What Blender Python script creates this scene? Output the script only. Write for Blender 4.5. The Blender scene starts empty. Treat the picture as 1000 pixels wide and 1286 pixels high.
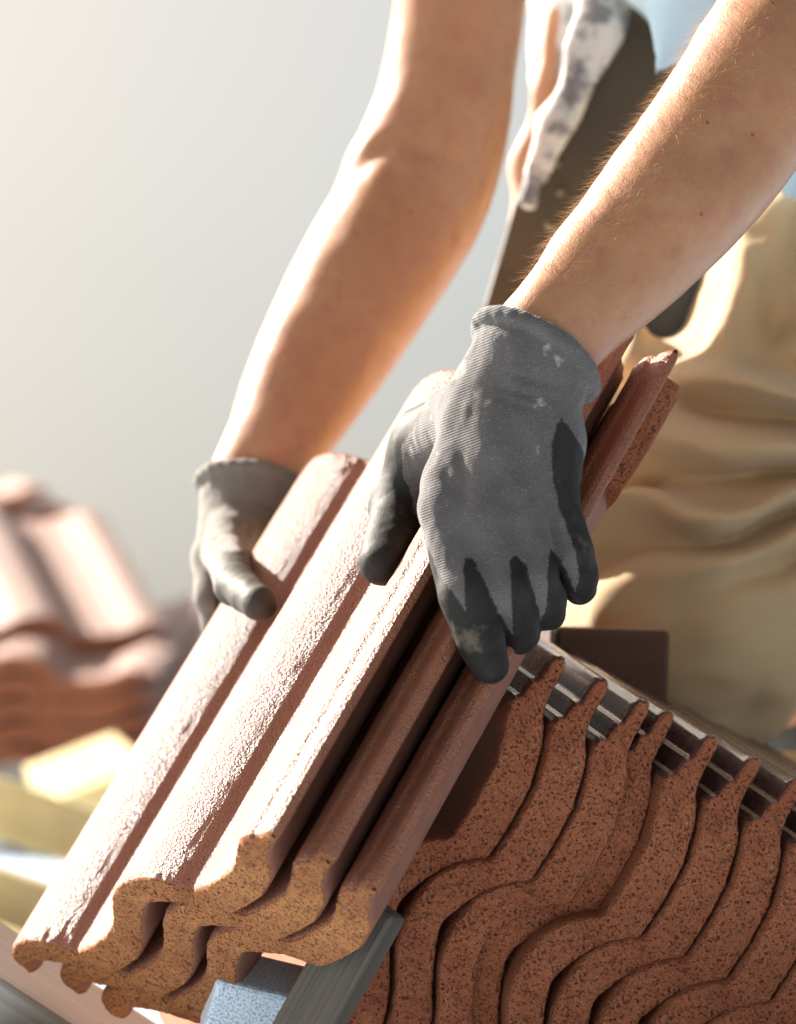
import bpy, math, random
import numpy as np
from mathutils import Matrix, Vector
random.seed(7); rng = np.random.default_rng(7)
sc = bpy.context.scene
COL = sc.collection

# ------------------------------------------------------------------ camera, sky, sun, exposure
F = 643/0.1248                      # focal length in photograph pixels
PITCH = math.radians(5.0)
EYE = Vector((0, 0, 1.5))
RIGHT = Vector((1, 0, 0)); FWD = Vector((0, math.cos(PITCH), math.sin(PITCH))); UP = Vector((0, -math.sin(PITCH), math.cos(PITCH)))
CAM3 = np.array([RIGHT, UP, FWD])   # rows: site axes (right, up, away) in world
cam = bpy.data.cameras.new('camera'); camo = bpy.data.objects.new('camera', cam); COL.objects.link(camo)
camo.location = EYE; camo.rotation_euler = (math.radians(90)+PITCH, 0, 0)
cam.sensor_fit = 'VERTICAL'; cam.sensor_height = 36; cam.lens = 36/(2*0.1248)
cam.clip_start = .05; cam.clip_end = 9000
cam.dof.use_dof = True; cam.dof.focus_distance = 2.40; cam.dof.aperture_fstop = 6.0
sc.camera = camo
def site(v):                         # (right, up, away) -> world vector from eye
    return EYE + RIGHT*float(v[0]) + UP*float(v[1]) + FWD*float(v[2])
SUN_SITE = np.array([-.65, .50, .54]); SUN_SITE = SUN_SITE/np.linalg.norm(SUN_SITE)
sd = RIGHT*SUN_SITE[0]+UP*SUN_SITE[1]+FWD*SUN_SITE[2]
s_el = math.asin(sd.z); s_az = math.atan2(sd.x, sd.y)
world = bpy.data.worlds.new('World'); sc.world = world; world.use_nodes = True
wn = world.node_tree.nodes; wl = world.node_tree.links; wn.clear()
sky = wn.new('ShaderNodeTexSky'); sky.sky_type = 'NISHITA'; sky.sun_disc = False
sky.sun_elevation = s_el; sky.sun_rotation = s_az
sky.air_density = 1.0; sky.dust_density = 5.0; sky.ozone_density = 1.2; sky.altitude = 100
hs = wn.new('ShaderNodeHueSaturation'); hs.inputs['Saturation'].default_value = .35
bg = wn.new('ShaderNodeBackground'); bg.inputs['Strength'].default_value = .044
wo = wn.new('ShaderNodeOutputWorld')
wl.new(sky.outputs[0], hs.inputs['Color']); tint = wn.new('ShaderNodeMix'); tint.data_type = 'RGBA'; tint.blend_type = 'MULTIPLY'; tint.inputs[0].default_value = 1; 
wtc = wn.new('ShaderNodeTexCoord'); dot = wn.new('ShaderNodeVectorMath'); dot.operation = 'DOT_PRODUCT'; dot.inputs[1].default_value = sd
wl.new(wtc.outputs['Generated'], dot.inputs[0])
hz = wn.new('ShaderNodeMapRange'); hz.inputs['From Min'].default_value = .50; hz.inputs['From Max'].default_value = .74; wl.new(dot.outputs['Value'], hz.inputs['Value'])
warm = wn.new('ShaderNodeMix'); warm.data_type = 'RGBA'; warm.inputs[6].default_value = (.93, .975, .975, 1); warm.inputs[7].default_value = (1.16, 1.02, .86, 1)
wl.new(hz.outputs[0], warm.inputs[0]); wl.new(warm.outputs[2], tint.inputs[7])
wl.new(hs.outputs[0], tint.inputs[6]); wl.new(tint.outputs[2], bg.inputs['Color']); wl.new(bg.outputs[0], wo.inputs[0])
sl = bpy.data.lights.new('sun', 'SUN'); sl.energy = 5.0; sl.angle = math.radians(.5); sl.color = (1, .94, .85)
so = bpy.data.objects.new('sun', sl); COL.objects.link(so); so.location = (0, 0, 8)
so.rotation_euler = Vector(sd).to_track_quat('Z', 'Y').to_euler()
sc.view_settings.view_transform = 'Standard'; sc.view_settings.look = 'None'
sc.view_settings.gamma = 1; sc.view_settings.use_curve_mapping = False
sc.view_settings.exposure = 1.76

# ------------------------------------------------------------------ helpers
def A(*v): return np.array(v, float)
def P(px, py, d): return A((px-500)/F*d, -(py-643)/F*d, d)
def proj(p): p = np.asarray(p); return 500+F*p[..., 0]/p[..., 2], 643-F*p[..., 1]/p[..., 2]
def unit(v): return v/np.linalg.norm(v)
def tag(o, label=None, cat=None, group=None, kind=None):
    if label: o['label'] = label
    if cat: o['category'] = cat; o['kind'] = 'thing'
    if group: o['group'] = group
    if kind: o['kind'] = kind
    return o
def site_matrix(o, ax=None, ay=None, az=None):
    """object matrix from an origin and three axes given in site coordinates"""
    m = Matrix.Identity(4); m.translation = site(o)
    for i, a in enumerate((ax, ay, az)):
        if a is None: a = np.eye(3)[[0, 2, 1][i]]     # default local x,y,z = right, away, up
        w = RIGHT*float(a[0])+UP*float(a[1])+FWD*float(a[2])
        for r in range(3): m[r][i] = w[r]
    return m
def mesh(name, v, f, mats, mi=None, smooth=True, parent=None, mat=None, attrs=None):
    me = bpy.data.meshes.new(name); v = np.asarray(v, dtype=np.float32)
    if isinstance(f, np.ndarray):
        n = len(f); k = f.shape[1]
        me.vertices.add(len(v)); me.vertices.foreach_set('co', v.ravel())
        me.loops.add(n*k); me.loops.foreach_set('vertex_index', f.astype(np.int32).ravel())
        me.polygons.add(n); me.polygons.foreach_set('loop_start', np.arange(0, n*k, k, dtype=np.int32))
        me.polygons.foreach_set('loop_total', np.full(n, k, dtype=np.int32))
        me.update(calc_edges=True)
    else:
        me.from_pydata(v.tolist(), [], f)
    me.polygons.foreach_set('use_smooth', [smooth]*len(me.polygons))
    for m_ in (mats if isinstance(mats, (list, tuple)) else [mats]): me.materials.append(m_)
    if mi is not None: me.polygons.foreach_set('material_index', np.asarray(mi, dtype=np.int32))
    for k_, a in (attrs or {}).items():
        at = me.attributes.new(k_, 'FLOAT', 'POINT'); at.data.foreach_set('value', np.asarray(a, np.float32))
    me.validate(); me.calc_loop_triangles(); nt = len(me.loop_triangles)
    ti = np.zeros(nt*3, np.int32); me.loop_triangles.foreach_get('vertices', ti); ti = ti.reshape(-1, 3)
    vc = v-v.mean(0); vol = np.einsum('ij,ij->i', vc[ti[:, 0]], np.cross(vc[ti[:, 1]], vc[ti[:, 2]])).sum()
    if vol < 0: me.flip_normals()
    o = bpy.data.objects.new(name, me); COL.objects.link(o)
    if mat is not None: o.matrix_world = mat
    if parent is not None:
        o.parent = parent; o.matrix_parent_inverse = parent.matrix_world.inverted()
    return o
def empty(name, at):
    e = bpy.data.objects.new(name, None); COL.objects.link(e); e.empty_display_size = .05
    e.matrix_world = Matrix.Translation(site(at)); return e

class G:
    """small node-graph writer"""
    def __init__(s, name):
        s.m = bpy.data.materials.new(name); s.m.use_nodes = True; s.t = s.m.node_tree; s.n = s.t.nodes; s.n.clear()
        s.out = s.n.new('ShaderNodeOutputMaterial'); s.b = s.n.new('ShaderNodeBsdfPrincipled')
        s.t.links.new(s.b.outputs[0], s.out.inputs[0]); s.tc = s.n.new('ShaderNodeTexCoord').outputs['Object']
    def set(s, sock, v):
        if hasattr(v, 'links') or isinstance(v, bpy.types.NodeSocket): s.t.links.new(v, sock)
        elif isinstance(v, (tuple, list)) and len(v) == 3 and sock.type == 'RGBA': sock.default_value = (*v, 1)
        else: sock.default_value = v
    def bs(s, **k):
        for a, v in k.items(): s.set(s.b.inputs[a.replace('_', ' ')], v)
        return s
    def map(s, scale=(1, 1, 1), rot=(0, 0, 0), src=None):
        n = s.n.new('ShaderNodeMapping'); s.set(n.inputs[0], src or s.tc); n.inputs['Scale'].default_value = scale; n.inputs['Rotation'].default_value = rot; return n.outputs[0]
    def noise(s, scale, detail=4, rough=.55, vec=None, dist=0):
        n = s.n.new('ShaderNodeTexNoise'); s.set(n.inputs['Vector'], vec or s.tc); n.inputs['Scale'].default_value = scale
        n.inputs['Detail'].default_value = detail; n.inputs['Roughness'].default_value = rough; n.inputs['Distortion'].default_value = dist; return n.outputs['Fac']
    def voro(s, scale, vec=None, feat='F1', out='Distance'):
        n = s.n.new('ShaderNodeTexVoronoi'); n.feature = feat; s.set(n.inputs['Vector'], vec or s.tc); n.inputs['Scale'].default_value = scale; return n.outputs[out]
    def wave(s, scale, vec=None, dist=0, direction='X', dscale=1):
        n = s.n.new('ShaderNodeTexWave'); n.bands_direction = direction; s.set(n.inputs['Vector'], vec or s.tc); n.inputs['Scale'].default_value = scale
        n.inputs['Distortion'].default_value = dist; n.inputs['Detail Scale'].default_value = dscale; return n.outputs['Fac']
    def ramp(s, fac, *st):
        n = s.n.new('ShaderNodeValToRGB'); e = n.color_ramp.elements
        for i, (p, c) in enumerate(st):
            el = e[i] if i < 2 else e.new(p)
            el.position = p
        for i, (p, c) in enumerate(sorted(st)):
            e[i].position = p; c = (c, c, c) if not isinstance(c, tuple) else c; e[i].color = (*c, 1)
        s.set(n.inputs[0], fac); return n.outputs[0]
    def math(s, op, a, b=0.0):
        n = s.n.new('ShaderNodeMath'); n.operation = op; s.set(n.inputs[0], a); s.set(n.inputs[1], b); return n.outputs[0]
    def mix(s, fac, a, b, mode='MIX'):
        n = s.n.new('ShaderNodeMix'); n.data_type = 'RGBA'; n.blend_type = mode
        s.set(n.inputs[0], fac); s.set(n.inputs[6], a); s.set(n.inputs[7], b); return n.outputs[2]
    def bump(s, h, strength=.5, dist=.001, prev=None):
        n = s.n.new('ShaderNodeBump'); n.inputs['Strength'].default_value = strength; n.inputs['Distance'].default_value = dist; s.set(n.inputs['Height'], h)
        if prev is not None: s.set(n.inputs['Normal'], prev)
        s.set(s.b.inputs['Normal'], n.outputs[0]); return n.outputs[0]
    def attr(s, name):
        n = s.n.new('ShaderNodeAttribute'); n.attribute_name = name; return n.outputs['Fac']
    def rnd(s): return s.n.new('ShaderNodeObjectInfo').outputs['Random']

# ------------------------------------------------------------------ materials
def m_tile_face(name='tile_slurry_face', k=0., ro=0.):
    g = G(name)
    n1 = g.noise(14, 5); n2 = g.noise(900, 3, .7); n3 = g.noise(620, 2, .6); sp = g.voro(260)
    c = g.mix(g.ramp(n1, (.3, 0.), (.7, 1.)), (.30, .090, .040), (.40, .140, .068))
    c = g.mix(g.ramp(n2, (.56, 0.), (.7, .55)), c, (.46, .23, .14))
    c = g.mix(g.ramp(sp, (.10, 1.), (.16, 0.)), c, (.07, .03, .022))
    dust = g.ramp(g.noise(30, 6, .65), (.45, 0.), (.8, .10))
    c = g.mix(dust, c, (.50, .28, .20)); c = g.mix(k, c, (.60, .40, .34))
    g.bs(Base_Color=c, Roughness=g.ramp(n3, (.3, .30+ro), (.7, .48+ro)), Specular_IOR_Level=.70 if not ro else .25)
    b = g.bump(n3, 1., .0030); g.bump(n2, .8, .0010, b)
    return g.m
def m_tile_end(c1=(.48, .135, .060), c2=(.68, .235, .110)):
    g = G('tile_broken_end')
    n1 = g.noise(20, 6, .6); pit = g.noise(640, 5, .75); pit2 = g.voro(230); fine = g.noise(1500, 2); dens = g.noise(70, 5, .65)
    c = g.mix(g.ramp(n1, (.32, 0.), (.68, 1.)), c1, c2)
    c = g.mix(g.math('MULTIPLY', g.ramp(pit, (.41, .9), (.55, 0.)), g.ramp(dens, (.35, .15), (.62, .9))), c, (.20, .058, .030))
    big = g.noise(470, 3, .6); c = g.mix(g.ramp(big, (.35, .8), (.41, 0.)), c, (.085, .027, .016))
    c = g.mix(g.ramp(fine, (.55, 0.), (.75, .35)), c, (.60, .30, .15))
    c = g.mix(g.ramp(pit2, (.09, .9), (.2, 0.)), c, (.07, .025, .014))
    c = g.mix(g.ramp(g.noise(190, 2), (.72, 0.), (.78, .8)), c, (.62, .50, .42))
    g.bs(Base_Color=c, Roughness=.85, Specular_IOR_Level=.3)
    b = g.bump(pit, 1., .003); b = g.bump(g.ramp(big, (.34, 0.), (.44, 1.)), 1., .003, b); b = g.bump(fine, .5, .0007, b); g.bump(g.ramp(pit2, (.05, 0.), (.2, 1.)), .7, .0015, b)
    return g.m
def m_tile_side():
    g = G('tile_smooth_rim'); n = g.noise(60, 5); c = g.mix(n, (.085, .040, .034), (.15, .065, .052))
    g.bs(Base_Color=c, Roughness=g.ramp(g.noise(250, 3), (.3, .22), (.7, .42)), Specular_IOR_Level=.6, Coat_Weight=.8, Coat_Roughness=.12)
    g.bump(g.noise(500, 3), .25, .0006); return g.m
def m_tile_under():
    g = G('tile_underside')
    n1 = g.noise(60, 5); c = g.mix(n1, (.22, .085, .055), (.34, .15, .10))
    c = g.mix(g.ramp(g.voro(210), (.08, .8), (.14, 0.)), c, (.06, .025, .02))
    g.bs(Base_Color=c, Roughness=.7); g.bump(g.noise(500, 3), .5, .0008); return g.m
def m_skin():
    g = G('sunlit_skin')
    n1 = g.noise(12, 5, .6); n2 = g.noise(70, 5, .65); n3 = g.noise(700, 2)
    c = g.mix(g.ramp(n1, (.3, 0.), (.7, 1.)), (.42, .185, .088), (.50, .255, .132))
    c = g.mix(g.ramp(n2, (.46, 0.), (.66, .6)), c, (.40, .145, .090))
    c = g.mix(g.ramp(g.noise(330, 4, .6), (.58, 0.), (.70, .35)), c, (.30, .10, .06)); c = g.mix(g.ramp(g.voro(48), (.045, .8), (.075, 0.)), c, (.18, .06, .035))
    g.bs(Base_Color=c, Roughness=.42, Specular_IOR_Level=.5, Subsurface_Weight=.06, Subsurface_Radius=(.012, .004, .002), Subsurface_Scale=1.0)
    b = g.bump(g.voro(700), .3, .0004); g.bump(g.noise(130, 4), .22, .0010, b); return g.m
def m_glove(warm=False):
    g = G('knit_and_coated_glove')
    a = g.attr('knit')              # signed distance (mm) into the uncoated knit
    k = g.ramp(g.math('ADD', g.math('MULTIPLY', g.math('ADD', a, g.math('MULTIPLY', g.math('SUBTRACT', g.noise(260, 4, .7), .5), 4.5)), .35), .5), (.3, 0.), (.7, 1.))
    n1 = g.noise(35, 5, .6); fib = g.noise(1500, 2, .7)
    kn = g.mix(g.ramp(n1, (.3, 0.), (.7, 1.)), (.084, .073, .072), (.136, .120, .116))
    kn = g.mix(g.ramp(fib, (.6, 0.), (.72, .7)), kn, (.50, .47, .43))
    kn = g.mix(g.ramp(g.noise(75, 3), (.66, 0.), (.74, .5)), kn, (.62, .60, .58))
    co = g.mix(g.ramp(n1, (.35, 0.), (.7, 1.)), (.013, .0115, .0095), (.028, .024, .020))
    co = g.mix(g.ramp(g.noise(45, 5, .7), (.58, 0.), (.72, .6)), co, (.17, .13, .095))
    if warm: kn = g.mix(.30, kn, (.36, .32, .25)); co = g.mix(.14, co, (.30, .27, .20))
    g.bs(Base_Color=g.mix(k, co, kn), Roughness=g.ramp(k, (0., .62), (1., .9)), Specular_IOR_Level=.25, Sheen_Weight=g.math('MULTIPLY', k, .25), Sheen_Roughness=.5)
    w = g.wave(210, g.map(rot=(0, math.radians(20), 0)), .6, 'Z'); w2 = g.wave(240, g.map(rot=(0, math.radians(20), 0)), .6, 'X')
    h = g.math('MULTIPLY', g.math('MULTIPLY', w, g.math('ADD', g.math('MULTIPLY', w2, .35), .6)), g.math('MULTIPLY', k, g.ramp(g.noise(55, 4), (.35, .25), (.65, 1.))))
    b = g.bump(h, .6, .0008); b = g.bump(fib, .4, .0005, b); g.bump(g.noise(90, 4, .6), .4, .002, b)
    return g.m
def m_cloth(name, c1, c2, weave=900, rough=.9, dirt=None, dscale=25):
    g = G(name); c = g.mix(g.noise(18, 5), c1, c2)
    if dirt: c = g.mix(g.ramp(g.noise(dscale, 4, .6), (.48, 0.), (.60, .85)), c, dirt)
    g.bs(Base_Color=c, Roughness=rough, Sheen_Weight=.15); g.bump(g.noise(weave, 2), .4, .0006); return g.m
def m_wood(name, c1, c2, sx=60, axis=0, dark=(.10, .07, .045)):
    g = G(name); sc_ = [sx, sx, sx]; sc_[axis] = 2.5
    v = g.map(tuple(sc_)); n = g.noise(1.0, 6, .65, v, .6); n2 = g.noise(4, 4)
    c = g.mix(g.ramp(n, (.3, 0.), (.7, 1.)), c1, c2); c = g.mix(g.ramp(n2, (.55, 0.), (.8, .5)), c, dark)
    c = g.mix(g.ramp(g.voro(9), (.03, .8), (.07, 0.)), c, dark)
    g.bs(Base_Color=c, Roughness=.7); g.bump(n, .6, .0015); return g.m
def m_plain(name, c, rough=.5, metal=0, bump=None):
    g = G(name); n = g.noise(40, 4); c2 = tuple(x*.7 for x in c)
    g.bs(Base_Color=g.mix(n, c2, c), Roughness=rough, Metallic=metal); g.bump(g.noise(bump or 300, 3), .3, .001); return g.m
TFACE, TEND, TUND = m_tile_face(), m_tile_end(), m_tile_under()
TSIDE, THAZE, TMATT = m_tile_side(), m_tile_face('tile_hazed_face', .6), m_tile_face('tile_matt_face', 0., .4); TEND_BOUNCE = m_tile_end((.42, .14, .045), (.68, .28, .09))  # far-pile face has lens haze mixed into its colour
SKIN, GLOVE, GLOVE2 = m_skin(), m_glove(), m_glove(True)
KHAKI = m_cloth('khaki_work_cotton', (.47, .315, .165), (.57, .405, .235))
BLUE = m_cloth('light_blue_jersey', (.48, .70, .84), (.56, .77, .88))
RAG = m_cloth('stained_white_cotton', (.62, .60, .58), (.72, .70, .68), dirt=(.12, .12, .15), dscale=38)
LEATHER = m_cloth('dark_brown_leather', (.060, .040, .022), (.085, .058, .032), 400, .6)
TAN = m_cloth('tan_leather', (.45, .22, .12), (.55, .30, .18), 400, .6)
CANVAS = m_cloth('dark_grey_canvas', (.055, .058, .062), (.08, .082, .085))
PINE = m_wood('pale_pine', (.64, .49, .23), (.74, .60, .32)); GREYWOOD = m_wood('weathered_grey_wood', (.30, .27, .23), (.48, .44, .39), 260)
HAIRM = m_plain('blond_arm_hair', (.75, .55, .32), .4)

# ------------------------------------------------------------------ setting
def slab(name, o, ax, ay, az, size, mats, kind=None, parent=None, bev=.002, seg=1):
    x, y, z = [s/2 for s in size]
    v = [(sx*x, sy*y, sz*z) for sx in (-1, 1) for sy in (-1, 1) for sz in (-1, 1)]
    f = [(0, 1, 3, 2), (4, 6, 7, 5), (0, 4, 5, 1), (2, 3, 7, 6), (0, 2, 6, 4), (1, 5, 7, 3)]
    ob = mesh(name, v, f, mats, smooth=False, parent=parent, mat=site_matrix(o, ax, ay, az))
    if bev:
        b = ob.modifiers.new('b', 'BEVEL'); b.width = bev; b.segments = 2
    if kind: ob['kind'] = kind
    return ob
def ground():
    n = 24; xs = np.linspace(-3000, 3000, n); v = [(x, y, -6) for y in xs for x in xs]
    f = [(j*n+i, j*n+i+1, (j+1)*n+i+1, (j+1)*n+i) for j in range(n-1) for i in range(n-1)]
    g = G('dry_field'); g.bs(Base_Color=g.mix(g.noise(.05, 6), (.13, .13, .07), (.24, .21, .13)), Roughness=.95)
    mesh('ground', v, f, g.m)['kind'] = 'structure'
ground()
DECK = -.41
def deck():
    g = G('roof_underlay'); n = g.noise(40, 5)
    c = g.mix(g.ramp(n, (.35, 0.), (.65, 1.)), (.40, .50, .62), (.52, .62, .74))
    c = g.mix(g.ramp(g.noise(220, 3), (.62, 0.), (.68, .8)), c, (.16, .17, .19))
    g.bs(Base_Color=c, Roughness=.7); g.bump(g.noise(120, 4), .5, .002)
    slab('roof_deck', A(.6, DECK-.06, 2.8), None, None, None, (7, 6.4, .12), g.m, 'structure', bev=0)
    slab('roof_edge_beam', A(.6, DECK-.22, 6.04), None, None, None, (7, .10, .18), PINE, 'structure')
    w = m_plain('render_wall', (.62, .58, .50), .9)
    for (x, z, sx, sz) in ((.6, 5.7, 6.6, .25), (.6, -.2, 6.6, .25)):
        slab('house_wall', A(x, DECK-3.6, z), None, None, None, (sx, sz, 6.4), w, 'structure', bev=0)
deck()

# ------------------------------------------------------------------ roof tiles
TOP = [(-9, -13), (-10.5, -6), (-9, -.5), (-4, 4), (3, 7), (11, 8.2), (21, 7.8), (30, 5.8), (38, 2), (45, -3.8), (51, -10.5), (55, -15.8), (58, -17.6), (82, -17.5), (102, -16), (118, -12), (130, -7), (141, -.5),
       (151, 5), (161, 8.6), (174, 10), (187, 9.8), (197, 8), (206, 4), (213, -1.5), (219, -8.2), (223, -13.8), (226.5, -16), (250, -17), (276, -15.5), (292, -10.5), (303, -5), (305.4, -4), (305.8, -6), (307.2, -6), (307.6, -3.2), (312, -.8), (321, 0), (328, -.5), (330.5, -3), (338, -3.5), (344, -4), (347, -6.5)]
BOT = [(-3, -17), (0, -14), (3, -10), (7, -9.5), (13, -10), (22, -14), (32, -20), (42, -27), (54, -34.5), (66, -38), (82, -39.5), (102, -38.5), (118, -35), (131, -31), (142, -27),
       (154, -21), (165, -17.5), (176, -16.5), (187, -17.5), (197, -21), (207, -28), (218, -34.5), (230, -38), (250, -39.5), (274, -39.5), (289, -37.5), (299, -34), (307, -29), (312, -24.5), (316, -21.5), (320, -20), (326, -17), (331, -15), (336, -14), (341, -13.5), (345, -12.5), (347, -11.5), (347.5, -10)]
TOP2 = TOP[:[p[0] for p in TOP].index(292)]+[(292, -11), (303, -6.5), (311, -4.5), (316, -5), (318, -8.5), (329, -9), (331, -12), (344, -12.5), (348, -14), (350, -17)]
BOT2 = BOT[:[p[0] for p in BOT].index(299)]+[(299, -34.5), (306, -31), (312, -27), (318, -24.5), (326, -23.2), (343, -22.5), (347, -21.5), (349.5, -19.5)]
def resample(pts, n):
    p = np.array(pts, float); s = np.r_[0, np.cumsum(np.hypot(*np.diff(p, axis=0).T))]
    t = np.linspace(0, s[-1], n); return np.stack([np.interp(t, s, p[:, 0]), np.interp(t, s, p[:, 1])], 1)
def vnoise(p, scale, seed):
    """cheap smooth value noise, p (...,3) metres"""
    q = np.asarray(p)*scale+seed*17.31; i = np.floor(q).astype(np.int64); f = q-i; f = f*f*(3-2*f)
    def h(a, b, c):
        n = (a*374761393+b*668265263+c*2147483647+seed*97) & 0x7fffffff
        n = (n ^ (n >> 13))*1274126177 & 0x7fffffff; return ((n ^ (n >> 16)) & 0xffff)/65535.*2-1
    r = 0
    for dx in (0, 1):
        for dy in (0, 1):
            for dz in (0, 1):
                w = (f[..., 0] if dx else 1-f[..., 0])*(f[..., 1] if dy else 1-f[..., 1])*(f[..., 2] if dz else 1-f[..., 2])
                r = r+w*h(i[..., 0]+dx, i[..., 1]+dy, i[..., 2]+dz)
    return r
TL = .41
def tile_mesh(seed, hi=True, TOP=TOP, BOT=BOT, mats=None):
    n = 300 if hi else 60; m = 7 if hi else 2
    t, b = resample(TOP, n)/1000, resample(BOT, n)/1000
    wt_ = np.clip((b[:, 0]-.018)/.02, 0, 1)*np.clip((.300-b[:, 0])/.014, 0, 1)
    tn = np.interp(b[:, 0]+.0015, np.array(TOP)[:, 0]/1000, np.array(TOP)[:, 1]/1000)-.0256+.0045*np.exp(-((b[:, 0]-.176)/.014)**2)
    b[:, 1] = b[:, 1]*(1-wt_)+tn*wt_
    ls = np.r_[0, .0012, .003, .006, np.linspace(.012, TL-.012, 44 if hi else 8), TL-.006, TL-.002, TL]
    K = 2*n; ring = np.vstack([t, b[::-1]])           # closed ring w,n
    c = ring.copy(); nx = np.roll(c, -1, 0)-np.roll(c, 1, 0); nrm = np.stack([-nx[:, 1], nx[:, 0]], 1); nrm /= np.linalg.norm(nrm, axis=1)[:, None]+1e-9
    V = []; 
    for l in ls:
        e = min(l, TL-l); inset = .0016*max(0, 1-e/.005)**2
        p3 = np.stack([ring[:, 0], np.full(K, l), ring[:, 1]], 1)
        d = vnoise(p3, 30, seed)*.00004+vnoise(p3, 160, seed+3)*.00006*(1+2*(e < .008))+ (vnoise(p3, 420, seed+5)*.0006 if e < .008 else 0)
        q = ring+nrm*(d-inset)[:, None]
        V.append(np.stack([q[:, 0], np.full(K, l)+(vnoise(p3, 300, seed+9)*.0006 if e < .01 else 0), q[:, 1]], 1))
    V = np.concatenate(V); nl = len(ls); Fq = []; M = []
    for j in range(nl-1):
        i = np.arange(K); i2 = (i+1) % K
        Fq.append(np.stack([j*K+i, j*K+i2, (j+1)*K+i2, (j+1)*K+i], 1))
        mm = np.where(i < n-1, 0, 2); mm[(i >= n-8) & (i < n+6)] = 0
        if TOP is TOP2: w_ = ring[:, 0] > .312; mm[w_] = 3
        if j < 1 or j > nl-3: mm[:] = 1
        M.append(mm)
    base = len(V); extra = []
    for side, j in ((0, 0), (1, nl-1)):               # lumpy end caps
        T_, B_ = V[j*K:j*K+n], V[j*K+n:j*K+2*n][::-1]
        idx = np.zeros((m+1, n), int); idx[0] = j*K+np.arange(n); idx[m] = j*K+K-1-np.arange(n)
        for k in range(1, m):
            a = k/m; p = T_*(1-a)+B_*a
            s = -1 if side == 0 else 1
            off = (.0010+vnoise(p, 140, seed+21)*.0012+vnoise(p, 380, seed+22)*.0009)*min(1, 4*a*(1-a)+.3)
            p = p.copy(); p[:, 1] += s*off; idx[k] = base+len(extra)*n+np.arange(n); extra.append(p)
        for k in range(m):
            a, b2 = idx[k], idx[k+1]
            q = np.stack([a[:-1], b2[:-1], b2[1:], a[1:]], 1) if side == 0 else np.stack([a[:-1], a[1:], b2[1:], b2[:-1]], 1)
            Fq.append(q); M.append(np.ones(n-1, int))
    V = np.concatenate([V]+extra); Fq = np.concatenate(Fq)[:, ::-1]; M = np.concatenate(M)
    o = mesh('roof_tile', V, Fq, mats or [TFACE, TEND, TUND, TSIDE], M)
    me = o.data; me.set_sharp_from_angle(angle=math.radians(38)); bpy.data.objects.remove(o); return me
TM = [tile_mesh(s) for s in (1, 2, 3)]; TS = [tile_mesh(s, True, TOP2, BOT2, [TMATT, TEND, TUND, TSIDE]) for s in (11, 12, 13, 14)]; TLO = tile_mesh(5, False, mats=[THAZE, TEND, TUND])
def nib_mesh(w0, w1):
    """a hanging nib under the head of a tile: a rough wedge, deepest near the head"""
    v, f = [], []; K = 9; J = 6
    for j in range(J):
        l = TL-.004-.085*j/(J-1); dep = .0045*(1-(j/(J-1))**2)+.001
        for k in range(K):
            a = k/(K-1); p = A(w0+(w1-w0)*a, l, -.033+.012*max(0, a-.6)-dep*math.sin(math.pi*min(1, max(0, a)))**.5)
            v.append(tuple(p+vnoise(p, 150, 4)*.0015))
        for k in (K-1, 0): v.append((w0+(w1-w0)*k/(K-1), l, -.014))
    R = K+2
    for j in range(J-1):
        for k in range(R): f.append((j*R+k, j*R+(k+1) % R, (j+1)*R+(k+1) % R, (j+1)*R+k))
    f += [tuple(range(R))[::-1], tuple((J-1)*R+k for k in range(R))]
    return v, f
def tile(me, o, W, N, L, label, group, nib=False):
    t = bpy.data.objects.new('roof_tile', me); COL.objects.link(t); t.matrix_world = site_matrix(o, W, L, N)
    tag(t, label, 'roof tile', group)
    if nib:
        for w0, w1 in ((.262, .325), (.05, .11)):
            v, f = nib_mesh(w0, w1); mesh('hanging_nib', v, f, TEND, smooth=False, parent=t, mat=t.matrix_world.copy())
    return t
HW, HN, HL = A(.467, .2958, -.8333), A(-.7683, .6023, -.2168), A(.4378, .7414, .5085); HO = A(-.2400, -.2780, 2.558)+HW*.007
hold = [HO]; hold.append(hold[-1]-HN*.0300+HW*.016); hold.append(hold[-1]-HN*.0290+HW*.007)
HLAB = ['uppermost of the three red-brown tiles the gloved hands hold, rolls blazing in the sun',
        'middle one of the three red-brown roof tiles gripped by both gloved hands',
        'lowest of the three held red-brown tiles, upper corner poking out by khaki trousers']
for i, o in enumerate(hold):
    tm = TM[i].copy(); tm.materials[1] = TEND_BOUNCE  # held ends: warm bounce light put into a more orange end colour
    tile(tm, o, HW, HN, HL, HLAB[i], 'roof tiles held by the worker', nib=(i == 2))
def on_held(px, py, n, i=0):
    """point over held tile i seen at px,py and n metres above its reference plane"""
    d = A((px-500)/F, -(py-643)/F, 1); o = hold[i]+HN*n; return d*((HN@o)/(HN@d))
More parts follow.
